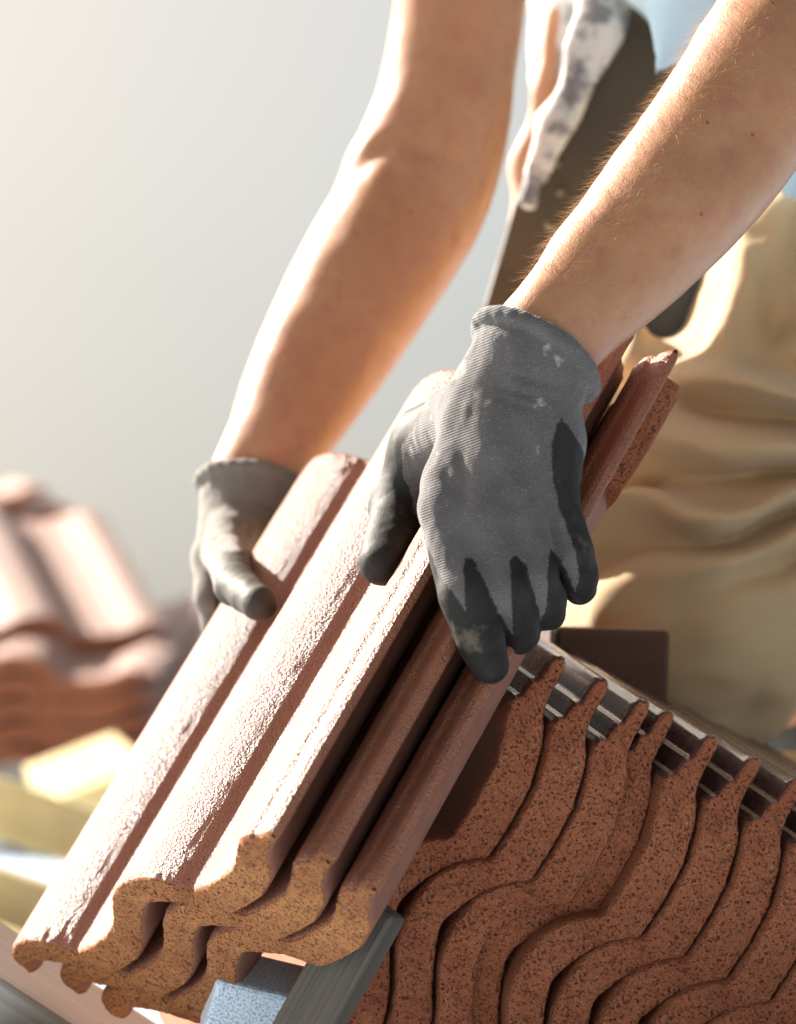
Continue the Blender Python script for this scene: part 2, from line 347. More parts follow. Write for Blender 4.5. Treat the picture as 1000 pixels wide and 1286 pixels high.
# leaning stack on the right, ends towards the camera
th = math.radians(10)
SW = unit(A(.52, .854, 0)); n2 = unit(A(-.854, .52, 0))
SN = A(n2[0]*math.cos(th), n2[1]*math.cos(th), -math.sin(th)); SL = A(n2[0]*math.sin(th), n2[1]*math.sin(th), math.cos(th))
D2 = 2.42
tip0 = P(697, 826, D2)
step = A(53.2, -27.2, 0)/F*D2
ORD = ['first', 'second', 'third', 'fourth', 'fifth', 'sixth', 'seventh', 'eighth', 'ninth', 'tenth', 'eleventh', 'twelfth']
pos = [0, 1, 2, 2.66, 3.60, 4.62, 5.62, 6.62, 7.62, 8.62, 9.6]
for i, k in enumerate(pos):
    o = tip0+step*k-SW*.347+SN*.014+SL*(.012 if i == 3 else random.uniform(-.002, .003))
    lab = {0: 'leaning red-brown roof tile nearest the held tiles, its upper face in shade', 3: 'leaning roof tile set slightly back and squeezed behind its neighbour, fourth from the held tiles',
           1: 'second leaning roof tile from the held tiles, just below the index fingertip'}.get(i, '%s leaning roof tile counted rightwards from the held tiles, wavy pitted end facing out' % ORD[i])
    tile(TS[(i*3+1) % 4], o, SW, SN*1.045, SL, lab, 'roof tiles leaning in a stack')

# ------------------------------------------------------------------ implicit-surface bodies
class Field:
    def __init__(s, lo, hi, h):
        s.lo, s.h = np.array(lo, float), h; s.n = np.ceil((np.array(hi)-s.lo)/h).astype(int)+1
        s.f = np.full(s.n, .03, np.float32)
    def sl(s, lo, hi):
        a = np.clip(np.floor((lo-s.lo)/s.h).astype(int), 0, s.n); b = np.clip(np.ceil((hi-s.lo)/s.h).astype(int)+1, 0, s.n); return a, b
    def grid(s, a, b):
        return [(s.lo[k]+s.h*np.arange(a[k], b[k])).astype(np.float32).reshape([-1 if j == k else 1 for j in range(3)]) for k in range(3)]
    def cap(s, a, b, ra, rb=None, k=.006, flat=None, ff=1.0):
        """tapered capsule; flat/ff squash it along a direction (ff<1 thinner)"""
        rb = ra if rb is None else rb; a = np.asarray(a, float); b = np.asarray(b, float); R = max(ra, rb)+k+.012
        i, j = s.sl(np.minimum(a, b)-R, np.maximum(a, b)+R)
        if np.any(j <= i): return
        X, Y, Z = s.grid(i, j); x, y, z = X-a[0], Y-a[1], Z-a[2]; d = b-a
        if flat is not None:
            u = unit(flat); c = 1/ff-1; q = (x*u[0]+y*u[1]+z*u[2])*c; x = x+q*u[0]; y = y+q*u[1]; z = z+q*u[2]; d = d+u*(d@u)*c
        L2 = max(d@d, 1e-12); t = np.clip((x*d[0]+y*d[1]+z*d[2])/L2, 0, 1)
        v = np.sqrt((x-t*d[0])**2+(y-t*d[1])**2+(z-t*d[2])**2)-(ra+(rb-ra)*t)
        if flat is not None: v = v*(1+ff)/2
        S = s.f[i[0]:j[0], i[1]:j[1], i[2]:j[2]]; hh = np.clip(.5+.5*(S-v)/k, 0, 1)
        S[...] = S*(1-hh)+v*hh-k*hh*(1-hh)
    def spline(s, pts, rs, k=.002, sub=6, **kw):
        p = np.array([2*pts[0]-pts[1]]+list(pts)+[2*pts[-1]-pts[-2]]); q = np.r_[rs[0], rs, rs[-1]]; P_, R_ = [], []
        for i in range(1, len(p)-2):
            for t in np.arange(sub)/sub:
                c = .5*np.array([-t+2*t**2-t**3, 2-5*t**2+3*t**3, t+4*t**2-3*t**3, -t**2+t**3])
                P_.append(c@p[i-1:i+3]); R_.append(c@q[i-1:i+3])
        s.chain(P_+[p[-2]], R_+[q[-2]], k, **kw)
    def chain(s, pts, rs, k=.006, **kw):
        for a, b, r, q in zip(pts[:-1], pts[1:], rs[:-1], rs[1:]): s.cap(a, b, r, q, k, **kw)
    def full(s): return s.grid(np.zeros(3, int), s.n)
    def cut(s, c, n):
        X, Y, Z = s.full(); s.f = np.maximum(s.f, ((X-c[0])*n[0]+(Y-c[1])*n[1]+(Z-c[2])*n[2]).astype(np.float32))
    def mesh(s):
        f = s.f; f[0] = f[-1] = .03; f[:, 0] = f[:, -1] = .03; f[:, :, 0] = f[:, :, -1] = .03
        I = f < 0; n = s.n; cnt = np.zeros(n-1, np.int8)
        for dx in (0, 1):
            for dy in (0, 1):
                for dz in (0, 1): cnt += I[dx:n[0]-1+dx, dy:n[1]-1+dy, dz:n[2]-1+dz]
        act = (cnt > 0) & (cnt < 8); idx = np.full(n-1, -1, np.int32); ids = np.argwhere(act); idx[act] = np.arange(len(ids))
        acc = np.zeros((len(ids), 3)); w = np.zeros(len(ids))
        C = [(0, 0, 0), (1, 0, 0), (0, 1, 0), (1, 1, 0), (0, 0, 1), (1, 0, 1), (0, 1, 1), (1, 1, 1)]
        for p in range(8):
            for ax in range(3):
                if C[p][ax]: continue
                q = list(C[p]); q[ax] = 1
                fa = f[ids[:, 0]+C[p][0], ids[:, 1]+C[p][1], ids[:, 2]+C[p][2]]; fb = f[ids[:, 0]+q[0], ids[:, 1]+q[1], ids[:, 2]+q[2]]
                mk = (fa < 0) != (fb < 0); t = np.where(mk, fa/np.where(mk, fa-fb, 1), 0)
                pt = np.tile(np.array(C[p], float), (len(ids), 1)); pt[:, ax] = t
                acc += pt*mk[:, None]; w += mk
        V = s.lo+(ids+acc/w[:, None])*s.h; Fs = []
        for ax in range(3):
            o1, o2 = (ax+1) % 3, (ax+2) % 3
            a = [slice(1, n[k]-1) for k in range(3)]; b = list(a); a[ax] = slice(0, n[ax]-1); b[ax] = slice(1, n[ax])
            A_, B_ = I[tuple(a)], I[tuple(b)]; e = np.argwhere(A_ != B_); off = np.array([1, 1, 1]); off[ax] = 0; e = e+off
            flip = ~I[e[:, 0], e[:, 1], e[:, 2]]
            def g(i1, i2):
                c = e.copy(); c[:, o1] -= i1; c[:, o2] -= i2; return idx[c[:, 0], c[:, 1], c[:, 2]]
            q = np.stack([g(1, 1), g(0, 1), g(0, 0), g(1, 0)], 1); q[flip] = q[flip][:, ::-1]; Fs.append(q)
        Fq = np.concatenate(Fs)
        for _ in range(2):                     # light smoothing
            s_ = np.zeros_like(V); c_ = np.zeros(len(V))
            for k in range(4):
                np.add.at(s_, Fq[:, k], V[Fq[:, (k+1) % 4]]); np.add.at(c_, Fq[:, k], 1)
                np.add.at(s_, Fq[:, k], V[Fq[:, (k-1) % 4]]); np.add.at(c_, Fq[:, k], 1)
            V = V*.5+.5*s_/c_[:, None]
        return V, Fq
def normals(V, Fq):
    fn = np.cross(V[Fq[:, 2]]-V[Fq[:, 0]], V[Fq[:, 3]]-V[Fq[:, 1]]); N = np.zeros_like(V)
    for k in range(4): np.add.at(N, Fq[:, k], fn)
    return N/(np.linalg.norm(N, axis=1)[:, None]+1e-12)
def body_mesh(name, V, Fq, mat, parent, o, **kw):
    """V in site coordinates; local axes right/away/up about origin o"""
    L = (V-o)[:, [0, 2, 1]]
    return mesh(name, L, Fq, mat, parent=parent, mat=site_matrix(o), **kw)
def ccw(V, Fq, N_out):    # orient for the right/away/up local frame
    return Fq
def poly_sd(x, y, poly):
    p = np.array(poly, float); d = np.full(x.shape, 1e9); ins = np.zeros(x.shape, bool); n = len(p)
    for i in range(n):
        a, b = p[i], p[(i+1) % n]; ex, ey = b-a; wx, wy = x-a[0], y-a[1]; t = np.clip((wx*ex+wy*ey)/(ex*ex+ey*ey), 0, 1)
        d = np.minimum(d, np.hypot(wx-ex*t, wy-ey*t)); c = (a[1] > y) != (b[1] > y)
        with np.errstate(divide='ignore', invalid='ignore'): ins ^= c & (x < (b[0]-a[0])*(y-a[1])/(b[1]-a[1])+a[0])
    return np.where(ins, d, -d)

# ---- skeleton (site coordinates)
# left hand (right in the picture) clamps the side of the held tiles
Lw = P(668, 462, 2.375); Lax = unit(P(985, 60, 2.47)-P(680, 430, 2.37)); Lel = P(988, 58, 2.47)
thumbL = [P(610, 525, 2.375), on_held(540, 560, .014), on_held(505, 628, .005), on_held(481, 706, .0035)]
Lf = {'index': ([P(600, 540, 2.372), P(563, 640, 2.352), P(586, 745, 2.328), P(603, 800, 2.328), P(614, 835, 2.335)], [.020, .0175, .0158, .0138, .0116]),
      'middle': ([P(630, 530, 2.360), P(606, 655, 2.342), P(634, 742, 2.332), P(648, 775, 2.342), P(654, 798, 2.354)], [.020, .0165, .0138, .0125, .0112]),
      'ring': ([P(660, 530, 2.362), P(652, 648, 2.350), P(672, 722, 2.340), P(684, 752, 2.350), P(689, 770, 2.360)], [.020, .016, .0128, .0118, .0105]),
      'pinky': ([P(685, 530, 2.370), P(694, 625, 2.362), P(718, 695, 2.354), P(727, 722, 2.362), P(728, 738, 2.370)], [.019, .0155, .0122, .0112, .0100])}
# right hand (left in the picture) pinches the far edge
Rw = P(318, 612, 2.795); Rel = P(546, 190, 2.89); Rax = unit(Rel-P(330, 590, 2.79))
thumbR = [P(300, 650, 2.785), P(282, 692, 2.745), on_held(296, 735, .024), on_held(325, 757, .0165)]
Rf = {'index': ([P(300, 640, 2.79), P(268, 700, 2.775), P(266, 750, 2.760), P(273, 785, 2.765), P(310, 800, 2.78)], [.019, .0145, .0115, .0098, .0095]),
      'middle': ([P(310, 640, 2.80), P(285, 700, 2.80), P(290, 750, 2.80), P(330, 775, 2.80)], [.019, .0145, .011, .0095]),
      'ring': ([P(322, 640, 2.81), P(308, 690, 2.82), P(320, 730, 2.82), P(360, 740, 2.83)], [.019, .0145, .011, .0095]),
      'pinky': ([P(335, 640, 2.81), P(332, 680, 2.83), P(350, 710, 2.83), P(380, 715, 2.84)], [.018, .014, .0105, .009])}
def wristL(F_, g=0.):
    F_.cap(P(700, 418, 2.374), Lw, .031-g, .030-g, .01, flat=A(.2, -.1, 1), ff=.86)
    F_.cap(Lw, P(635, 530, 2.378), .030-g, .035-g, .01, flat=A(.1, 0, 1), ff=.82)
    F_.cap(P(610, 545, 2.375), P(690, 560, 2.382), .022-g, .022-g, .012)
    F_.cap(P(570, 610, 2.365), P(685, 610, 2.378), .018-g, .017-g, .012)
def handL(F_, g=0.):
    wristL(F_, g)
    F_.chain([P(625, 510, 2.38)]+thumbL[1:], [.029-g, .0215-g, .0172-g, .0142-g], .014)
    for nme, (p, r) in Lf.items():
        F_.chain(p[:2], [x-g for x in r[:2]], .010); F_.chain(p[1:], [x-g for x in r[1:]], .0035)
def handR(F_, g=0.):
    F_.cap(P(331, 590, 2.795), Rw, .032-g, .031-g, .01, flat=A(0, -.2, 1), ff=.88)
    F_.cap(Rw, P(296, 668, 2.785), .031-g, .026-g, .012, flat=A(.3, 0, 1), ff=.85)
    F_.cap(P(350, 640, 2.81), P(295, 690, 2.79), .022-g, .018-g, .012)
    F_.chain(thumbR, [.021-g, .0145-g, .0125-g, .0112-g], .006)
    for nme, (p, r) in Rf.items(): F_.chain(p, [x-g for x in r], .006)
def ring_pts(c, ax, ru, rv, up=A(0, 0, 1)):
    u = unit(np.cross(ax, up)); v = unit(np.cross(u, ax)); t = np.linspace(0, 2*math.pi, 29)
    return [c+u*ru*math.cos(a)+v*rv*math.sin(a) for a in t]

worker = empty('person', A(.30, -.15, 2.8))
tag(worker, 'worker in light blue T-shirt, khaki trousers and grey gloves bending to lift roof tiles', 'person')
# ---- gloves
KNIT_L = [(597, 385), (585, 470), (545, 495), (505, 560), (507, 600), (514, 612), (521, 640), (537, 685), (552, 723), (570, 745), (585, 767), (582, 715), (584, 701), (594, 701), (609, 732), (627, 770), (644, 797),
          (642, 740), (640, 704), (647, 698), (660, 708), (671, 745), (680, 778), (687, 760), (689, 700), (692, 689), (706, 706), (722, 742), (728, 728), (722, 690), (703, 640), (694, 600), (693, 555), (700, 532), (712, 515), (750, 480), (760, 440), (700, 380)]
def wrinkle(F_, a, b, depth, width):
    """a crease pressed into the surface between two points"""
    i, j = F_.sl(np.minimum(a, b)-.02, np.maximum(a, b)+.02)
    if np.any(j <= i): return
    X, Y, Z = F_.grid(i, j); d = b-a; t = np.clip(((X-a[0])*d[0]+(Y-a[1])*d[1]+(Z-a[2])*d[2])/(d@d), 0, 1)
    r = np.sqrt((X-a[0]-t*d[0])**2+(Y-a[1]-t*d[1])**2+.15*(Z-a[2]-t*d[2])**2)
    S = F_.f[i[0]:j[0], i[1]:j[1], i[2]:j[2]]; S += depth*np.exp(-(r/width)**2)
def build_glove_L():
    h = .0011; fl = Field(P(440, 870, 2.46)-A(0, 0, .16), P(770, 385, 2.44)+A(0, 0, .02), h)
    handL(fl)
    c = P(673, 446, 2.372)
    cuff0 = P(646, 502, 2.375)
    fl.cap(c, cuff0, .0375, .0315, .008, flat=A(.2, -.1, 1), ff=.86)
    Lcu = unit(Lax*1.0+A(-.10, .06, .05)); fl.cut(c, Lcu)
    fl.chain(ring_pts(c, Lcu, .0375, .0325), [.0042]*29, .004)
    fl.chain(ring_pts(cuff0+Lax*.006, Lax, .0335, .0285), [.0022]*29, .004)
    for (a, b, dp, w) in (((594, 478), (700, 505), .0016, .0025), ((600, 492), (690, 520), .0012, .002), ((560, 520), (585, 600), .0008, .004), ((700, 600), (735, 590), .0018, .0022), ((705, 640), (738, 640), .0015, .002),
                          ((480, 655), (515, 665), .0010, .002), ((465, 690), (500, 705), .0010, .002), ((640, 470), (715, 490), .0012, .002), ((575, 765), (620, 752), .0010, .0025), ((700, 570), (728, 566), .0014, .002), ((560, 715), (600, 700), .0009, .0018), ((566, 728), (604, 712), .0007, .0016), ((615, 712), (650, 702), .0009, .0018), ((660, 700), (688, 694), .0008, .0016), ((600, 640), (560, 600), .0010, .005), ((640, 650), (625, 590), .0009, .005), ((675, 640), (665, 590), .0009, .005), ((588, 800), (622, 790), .0008, .0016), ((470, 625), (512, 640), .0009, .002), ((520, 560), (560, 590), .0010, .003), ((610, 460), (735, 495), .0010, .002)):
        wrinkle(fl, P(*a, 2.34), P(*b, 2.34), dp, w)
    X, Y, Z = np.broadcast_arrays(*fl.full()); near = np.abs(fl.f) < .006; q = np.stack([X[near], Y[near], Z[near]], 1)
    fl.f[near] += (vnoise(q, 70, 2)*.0007+vnoise(q*A(1, .5, 1), 180, 4)*.0004).astype(np.float32)
    V, Fq = fl.mesh(); N = normals(V, Fq); x, y = proj(V); s = poly_sd(x, y, KNIT_L)*.47
    front = -N[:, 2]*np.sign((N*(V-V.mean(0))).sum(1).mean())
    s = np.minimum(s, (front+.15)*14)
    up = ((V-cuff0)@Lax)*1000+2; s = np.maximum(s, np.minimum(up, 10))
    return body_mesh('glove', V, Fq, GLOVE, worker, Lw, attrs={'knit': s})
def build_glove_R():
    h = .0013; fl = Field(P(215, 860, 2.8)-A(0, 0, .26), P(450, 550, 2.8)+A(0, 0, .12), h)
    handR(fl)
    Rcu = unit(A(.14, .84, .46)); c = P(319, 616, 2.795); fl.cap(c, P(310, 648, 2.79), .038, .031, .006, flat=A(0, -.2, 1), ff=.9)
    fl.cut(c, Rcu); fl.chain(ring_pts(c, Rcu, .0370, .035), [.0042]*29, .003)
    for (a, b, dp, w) in (((272, 680), (300, 690), .003, .003), ((270, 692), (302, 702), .003, .0028), ((272, 704), (306, 712), .0026, .0028), ((292, 728), (318, 735), .0022, .0025), ((300, 625), (345, 640), .003, .004), ((285, 725), (292, 765), .0025, .003), ((275, 640), (340, 620), .002, .003)):
        for dd in (2.70, 2.72, 2.745, 2.77): wrinkle(fl, P(*a, dd), P(*b, dd), dp*.6, w)
    X, Y, Z = np.broadcast_arrays(*fl.full()); near = np.abs(fl.f) < .006; q = np.stack([X[near], Y[near], Z[near]], 1)
    fl.f[near] += (vnoise(q, 60, 2)*.001+vnoise(q, 170, 4)*.0004).astype(np.float32)
    V, Fq = fl.mesh(); x, y = proj(V)
    s = np.maximum((692-y)*.4, (290-x)*.4-8)
    o = body_mesh('glove', V, Fq, GLOVE2, worker, Rw, attrs={'knit': s}); return o
gL = build_glove_L(); gR = build_glove_R()
gL['label'] = 'grey knit glove with dark coated fingertips, back of the hand outward'; gR['label'] = 'dusty grey glove with its thumb pressed on the held tile'

# ---- body
SHR, SHL = P(700, -330, 2.86), P(1090, -460, 2.78); HIPC = P(1110, 40, 3.0); NECK = P(860, -450, 2.84)
KNEE = P(852, 805, 2.80); HIPL = P(1130, 210, 2.98); ANK = P(985, 850, 3.25); TOE = P(1015, 925, 3.18)
KNEE2 = P(1250, 640, 2.95); HIPR = P(1080, 10, 3.12); ANK2 = P(1260, 1150, 3.2)
def arms(F_):
    F_.spline([P(668, 446, 2.375), P(700, 410, 2.378), P(765, 340, 2.40), P(838, 262, 2.42), P(905, 175, 2.445), P(960, 95, 2.465), P(1025, -30, 2.52), P(1060, -220, 2.64), SHL], [.0300, .0305, .0375, .0430, .0455, .0470, .0490, .052, .058], .003, flat=A(0, 0, 1), ff=.92)
    F_.spline([P(320, 612, 2.795), P(342, 564, 2.80), P(392, 470, 2.825), P(448, 370, 2.85), P(500, 285, 2.87), P(536, 215, 2.885), P(556, 140, 2.89), P(570, 50, 2.895), P(605, -110, 2.89), SHR], [.031, .0330, .0430, .0490, .0515, .0495, .0470, .0455, .049, .058], .003, flat=A(0, 0, 1), ff=.92)
    F_.cap(P(500, 205, 2.875), P(508, 185, 2.88), .024, .020, .03)
def build_body():
    fl = Field(A(-.15, -.32, 2.28), A(.62, .92, 3.45), .0042)
    arms(fl); handL(fl, .004); handR(fl, .004)
    fl.chain([SHR, NECK, SHL], [.055, .06, .055], .05)
    fl.chain([NECK+A(.02, -.03, .02), (NECK+HIPC)/2, HIPC], [.11, .12, .125], .05, flat=A(0, 0, 1), ff=.8)
    HD = NECK+A(-.10, .13, -.06)
    fl.cap(NECK, HD+A(.02, -.04, .02), .055, .052, .03); fl.cap(HD, HD+A(-.01, .05, .0), .072, .078, .03)
    fl.cap(HD+A(-.03, -.05, -.035), HD+A(-.01, 0, -.02), .040, .05, .03)
    fl.cap(HD+A(-.045, .0, -.075), HD+A(-.06, -.02, -.085), .010, .014, .01)      # nose
    for sx in (-1, 1):
        fl.cap(HD+A(.07*sx, .0, .02*sx), HD+A(.072*sx, .03, .02*sx), .012, .016, .008)
    fl.chain([HIPL, KNEE], [.085, .06], .04); fl.chain([KNEE, ANK, TOE], [.058, .04, .035], .03)
    fl.chain([HIPR, KNEE2+A(0, .05, 0)], [.085, .06], .04)
    for (a, b, dd, dp, w) in (((448, 212), (484, 182), 2.84, .0045, .007), ((500, 178), (560, 205), 2.845, .0025, .008), ((470, 240), (440, 300), 2.81, -.0015, .009), ((640, 395), (745, 455), 2.345, .0012, .005), ((655, 380), (760, 440), 2.345, .0010, .005),
                              ((700, 400), (790, 300), 2.355, -.0014, .006), ((790, 300), (850, 200), 2.375, -.0014, .006), ((740, 420), (870, 310), 2.37, -.0012, .006), ((880, 200), (960, 150), 2.395, .0022, .010), ((330, 560), (400, 430), 2.765, -.0016, .006), ((400, 430), (430, 330), 2.79, -.0014, .006)):
        wrinkle(fl, P(*a, dd), P(*b, dd), dp, w)
    X, Y, Z = np.broadcast_arrays(*fl.full()); near = np.abs(fl.f) < .012; q = np.stack([X[near], Y[near], Z[near]], 1).astype(float)
    fl.f[near] += (vnoise(q, 28, 6)*.0011+vnoise(q, 75, 7)*.0005).astype(np.float32)
    V, Fq = fl.mesh(); return body_mesh('body', V, Fq, SKIN, worker, worker.location*0 if False else A(.3, -.15, 2.8))
body = build_body()
# ---- clothes
def build_trousers():
    fl = Field(A(.05, -.30, 2.6), A(.62, .36, 3.42), .0036)
    fl.cap(HIPC, HIPC+A(0, .03, 0), .135, .13, .05, flat=A(0, 0, 1), ff=.85)
    fl.chain([P(1155, 190, 2.95), P(1010, 395, 2.90), P(925, 610, 2.85), P(864, 775, 2.80)], [.105, .082, .090, .086], .05)
    fl.cap(P(800, 700, 2.83), P(850, 640, 2.86), .045, .06, .04)
    fl.chain([P(868, 795, 2.80), P(905, 800, 3.0), P(965, 800, 3.17)], [.078, .062, .050], .04)
    fl.chain([HIPR, P(1120, 330, 3.05), KNEE2], [.10, .095, .085], .05)
    X, Y, Z = np.broadcast_arrays(*fl.full()); near = np.abs(fl.f) < .022; x, y, z = X[near], Y[near], Z[near]
    px, py = proj(np.stack([x, y, z], 1)); q = np.stack([x, y, z], 1).astype(float)
    wob = vnoise(q, 14, 3)*.35
    ang = np.arctan2(py-610, 1180-px); r = np.hypot(py-610, 1180-px)
    amp = np.clip((py-430)/90, 0, 1)*np.clip((760-py)/120, 0.15, 1)
    d1 = -.0085*1.5*amp*np.clip(r/200, .2, 1)*(np.abs(np.sin(ang*11+wob*4.5+px*.004))**1.3-.5)*2
    up = np.clip((470-py)/60, 0, 1)
    d2 = -.012*up*np.sin((px*.92+(py-300)*.35)/17+wob*5)
    d3 = vnoise(q, 22, 8)*.004+vnoise(q*A(.6, 1.8, 1), 40, 9)*.0022
    # raised roll of cloth above the knee bend
    rr = np.hypot((px-900)/95, (py-478-.0016*(px-900)**2*1.0)/16); d4 = -.012*np.exp(-rr**2)
    fl.f[near] += (d1*1.25+d2+d3+d4).astype(np.float32)
    for (a, b, dp, w) in (((840, 490), (1010, 520), .010, .008), ((770, 560), (1010, 572), .008, .006), ((760, 545), (860, 540), -.006, .008), ((745, 625), (1010, 596), .009, .006), ((745, 605), (900, 590), -.005, .007), ((735, 700), (1010, 640), .009, .007),
                          ((740, 770), (1010, 690), .007, .008), ((880, 900), (1010, 760), .004, .006), ((905, 330), (890, 440), .008, .009), ((950, 300), (975, 440), .009, .010), ((925, 330), (920, 440), -.006, .009)):
        for dd in (2.76, 2.82): wrinkle(fl, P(*a, dd), P(*b, dd), dp*.7, w)
    V, Fq = fl.mesh(); return body_mesh('trousers', V, Fq, KHAKI, worker, HIPL)
build_trousers()
def build_shirt():
    fl = Field(A(.08, .10, 2.6), A(.62, .66, 3.25), .0042)
    fl.chain([SHR+A(.03, 0, 0), NECK+A(0, -.04, 0), SHL], [.075, .09, .08], .05)
    fl.chain([NECK+A(.01, -.03, 0), (NECK+HIPC)/2, HIPC+A(.02, .03, 0)], [.125, .14, .15], .06, flat=A(0, 0, 1), ff=.85)
    fl.chain([SHR, (SHR*.55+P(600, -80, 2.86)*.45)], [.07, .066], .04); fl.chain([SHL, SHL*.55+P(1045, -140, 2.58)*.45], [.07, .066], .04)
    fl.cap(P(908, -75, 2.79), P(828, 90, 2.75), .080, .004, .004)     # hem drooping forward
    fl.cap(P(1012, 214, 2.76), P(1060, 190, 2.80), .022, .03, .03)
    X, Y, Z = np.broadcast_arrays(*fl.full()); near = np.abs(fl.f) < .02; q = np.stack([X[near], Y[near], Z[near]], 1).astype(float)
    fl.f[near] += (vnoise(q*A(1.6, .8, 1), 16, 5)*.006+np.sin((q[:, 0]*.8+q[:, 1]*.5)*110+vnoise(q, 12, 2)*3)*.0025).astype(np.float32)
    V, Fq = fl.mesh(); return body_mesh('t_shirt', V, Fq, BLUE, worker, NECK)
build_shirt()
def blob(name, caps, mat, lo, hi, h, parent, amp=0, sc_=30, o=None, k=.02, label=None):
    fl = Field(lo, hi, h)
    for (a, b, ra, rb, fl_, ff) in caps: fl.cap(a, b, ra, rb, k, flat=fl_, ff=ff)
    if amp:
        X, Y, Z = np.broadcast_arrays(*fl.full()); near = np.abs(fl.f) < .02; q = np.stack([X[near], Y[near], Z[near]], 1).astype(float)
        fl.f[near] += (vnoise(q, sc_, 3)*amp+vnoise(q, sc_*2.7, 5)*amp*.4).astype(np.float32)
    V, Fq = fl.mesh(); ob = body_mesh(name, V, Fq, mat, parent, o if o is not None else V.mean(0))
    if label: ob['label'] = label
    return ob
HD = NECK+A(-.10, .13, -.06)
blob('hair', [(HD+A(.02, .07, .02), HD+A(.03, .02, .045), .082, .072, None, 1.)], m_plain('short_brown_hair', (.12, .07, .04), .7), HD-.14, HD+.18, .005, worker, .004, 60)
BOOTM = m_plain('black_boot_leather', (.03, .032, .034), .55)
blob('boot', [(ANK+A(.0, .0, -.05), ANK+A(0, 0, .02), .060, .055, None, 1.), (ANK+A(-.02, -.01, -.06), TOE+A(0, -.01, .0), .055, .04, None, 1.)], BOOTM, ANK-A(.16, .14, .2), ANK+A(.16, .14, .22), .005, worker, .002, 40)
blob('boot', [(ANK2, ANK2+A(0, .08, 0), .055, .05, None, 1.), (ANK2, ANK2+A(-.03, -.02, -.14), .05, .04, None, 1.)], BOOTM, ANK2-A(.16, .14, .24), ANK2+A(.16, .2, .16), .006, worker)
# shin of the standing leg
blob('trouser_leg', [(KNEE2, ANK2+A(0, .06, 0), .085, .06, None, 1.)], KHAKI, ANK2-A(.12, .0, .4), KNEE2+A(.12, .1, .4), .006, worker, .004, 30)

# ---- tool belt things hanging at his hip
def strip(name, pts, widths, thick, mat, parent=None, wob=0.):
    """a flat strap/panel following site points, facing the camera side"""
    v, f = [], []; n = len(pts)
    for i, p in enumerate(pts):
        t = unit(pts[min(i+1, n-1)]-pts[max(i-1, 0)]); s = unit(np.cross(t, A(0, 0, 1))); w = widths[i]/2
        for (a, b) in ((-w, -thick/2), (w, -thick/2), (w, thick/2), (-w, thick/2)): v.append(p+s*a+A(0, 0, b))
    for i in range(n-1):
        for k in range(4): f.append((i*4+k, i*4+(k+1) % 4, i*4+4+(k+1) % 4, i*4+4+k))
    f += [(3, 2, 1, 0), tuple((n-1)*4+k for k in range(4))]
    c = np.mean(pts, 0); ob = mesh(name, (np.array(v)-c)[:, [0, 2, 1]], f, mat, smooth=False, parent=parent, mat=site_matrix(c))
    b = ob.modifiers.new('b', 'BEVEL'); b.width = min(.004, thick*.4); b.segments = 2; return ob
hol = strip('tool_holster', [P(800, 10, 2.98), P(775, 110, 2.98), P(728, 200, 2.98), P(690, 280, 2.99), P(655, 345, 3.0), P(630, 400, 3.0)], [.085, .080, .066, .058, .040, .03], .010, LEATHER)
tag(hol, 'long dark brown leather tool holster slanting down between the two forearms', 'tool holster')
for (x, y) in ((700, 205), (704, 241), (690, 283)):
    vv, ff = [], []
    for k in range(10): a = k*math.pi/5; vv += [(math.cos(a)*.0038, 0, math.sin(a)*.0038), (math.cos(a)*.002, -.003, math.sin(a)*.002)]
    for k in range(10): ff.append((2*k, (2*k+2) % 20, (2*k+3) % 20, 2*k+1))
    ff.append(tuple(range(1, 20, 2)))
    mesh('rivet', vv, ff, m_plain('dull_brass_rivet', (.30, .25, .17), .4, .8), smooth=False, parent=hol, mat=site_matrix(P(x, y, 2.977)))
rag = blob('work_rag', [(P(745, -30, 3.06), P(735, 70, 3.05), .040, .036, None, 1.), (P(735, 70, 3.05), P(712, 160, 3.05), .034, .024, None, 1.), (P(700, -20, 3.06), P(695, 90, 3.06), .02, .018, None, 1.), (P(762, -40, 2.96), P(760, 35, 2.96), .026, .016, None, 1.), (P(752, 35, 2.96), P(700, 150, 2.96), .018, .012, None, 1.), (P(700, 150, 2.96), P(662, 250, 2.97), .012, .008, None, 1.), (P(720, 150, 3.05), P(680, 235, 3.06), .022, .016, None, 1.)],
     RAG, P(600, 300, 3.05)-A(0, 0, .17), P(860, -120, 3.05)+A(0, 0, .08), .004, None, .0045, 60, k=.012)
tag(rag, 'crumpled stained white rag hanging beside the brown tool holster', 'rag')
lo_ = blob('leather_strap', [(P(696, 20, 3.03), P(690, 110, 3.03), .008, .008, None, 1.), (P(690, 110, 3.03), P(668, 205, 3.04), .008, .012, None, 1.), (P(668, 205, 3.04), P(656, 285, 3.04), .013, .011, None, 1.)],
     TAN, P(610, 330, 3.04)-A(0, 0, .05), P(730, -10, 3.04)+A(0, 0, .05), .003, None, .002, 40)
tag(lo_, 'tan leather strap end dangling at the left edge of the white rag', 'strap')
bag = blob('tool_pouch', [(P(905, 330, 2.90), P(850, 415, 2.88), .045, .040, A(0, 0, 1), .6), (P(880, 340, 2.90), P(825, 440, 2.88), .035, .030, A(0, 0, 1), .6), (P(835, 430, 2.88), P(805, 540, 2.88), .034, .030, A(0, 0, 1), .6)], CANVAS, P(700, 620, 2.9)-A(0, 0, .08), P(1000, 230, 2.9)+A(0, 0, .08), .004, None, .003, 30)
tag(bag, 'dark grey canvas tool pouch showing between forearm and khaki thigh', 'tool pouch')

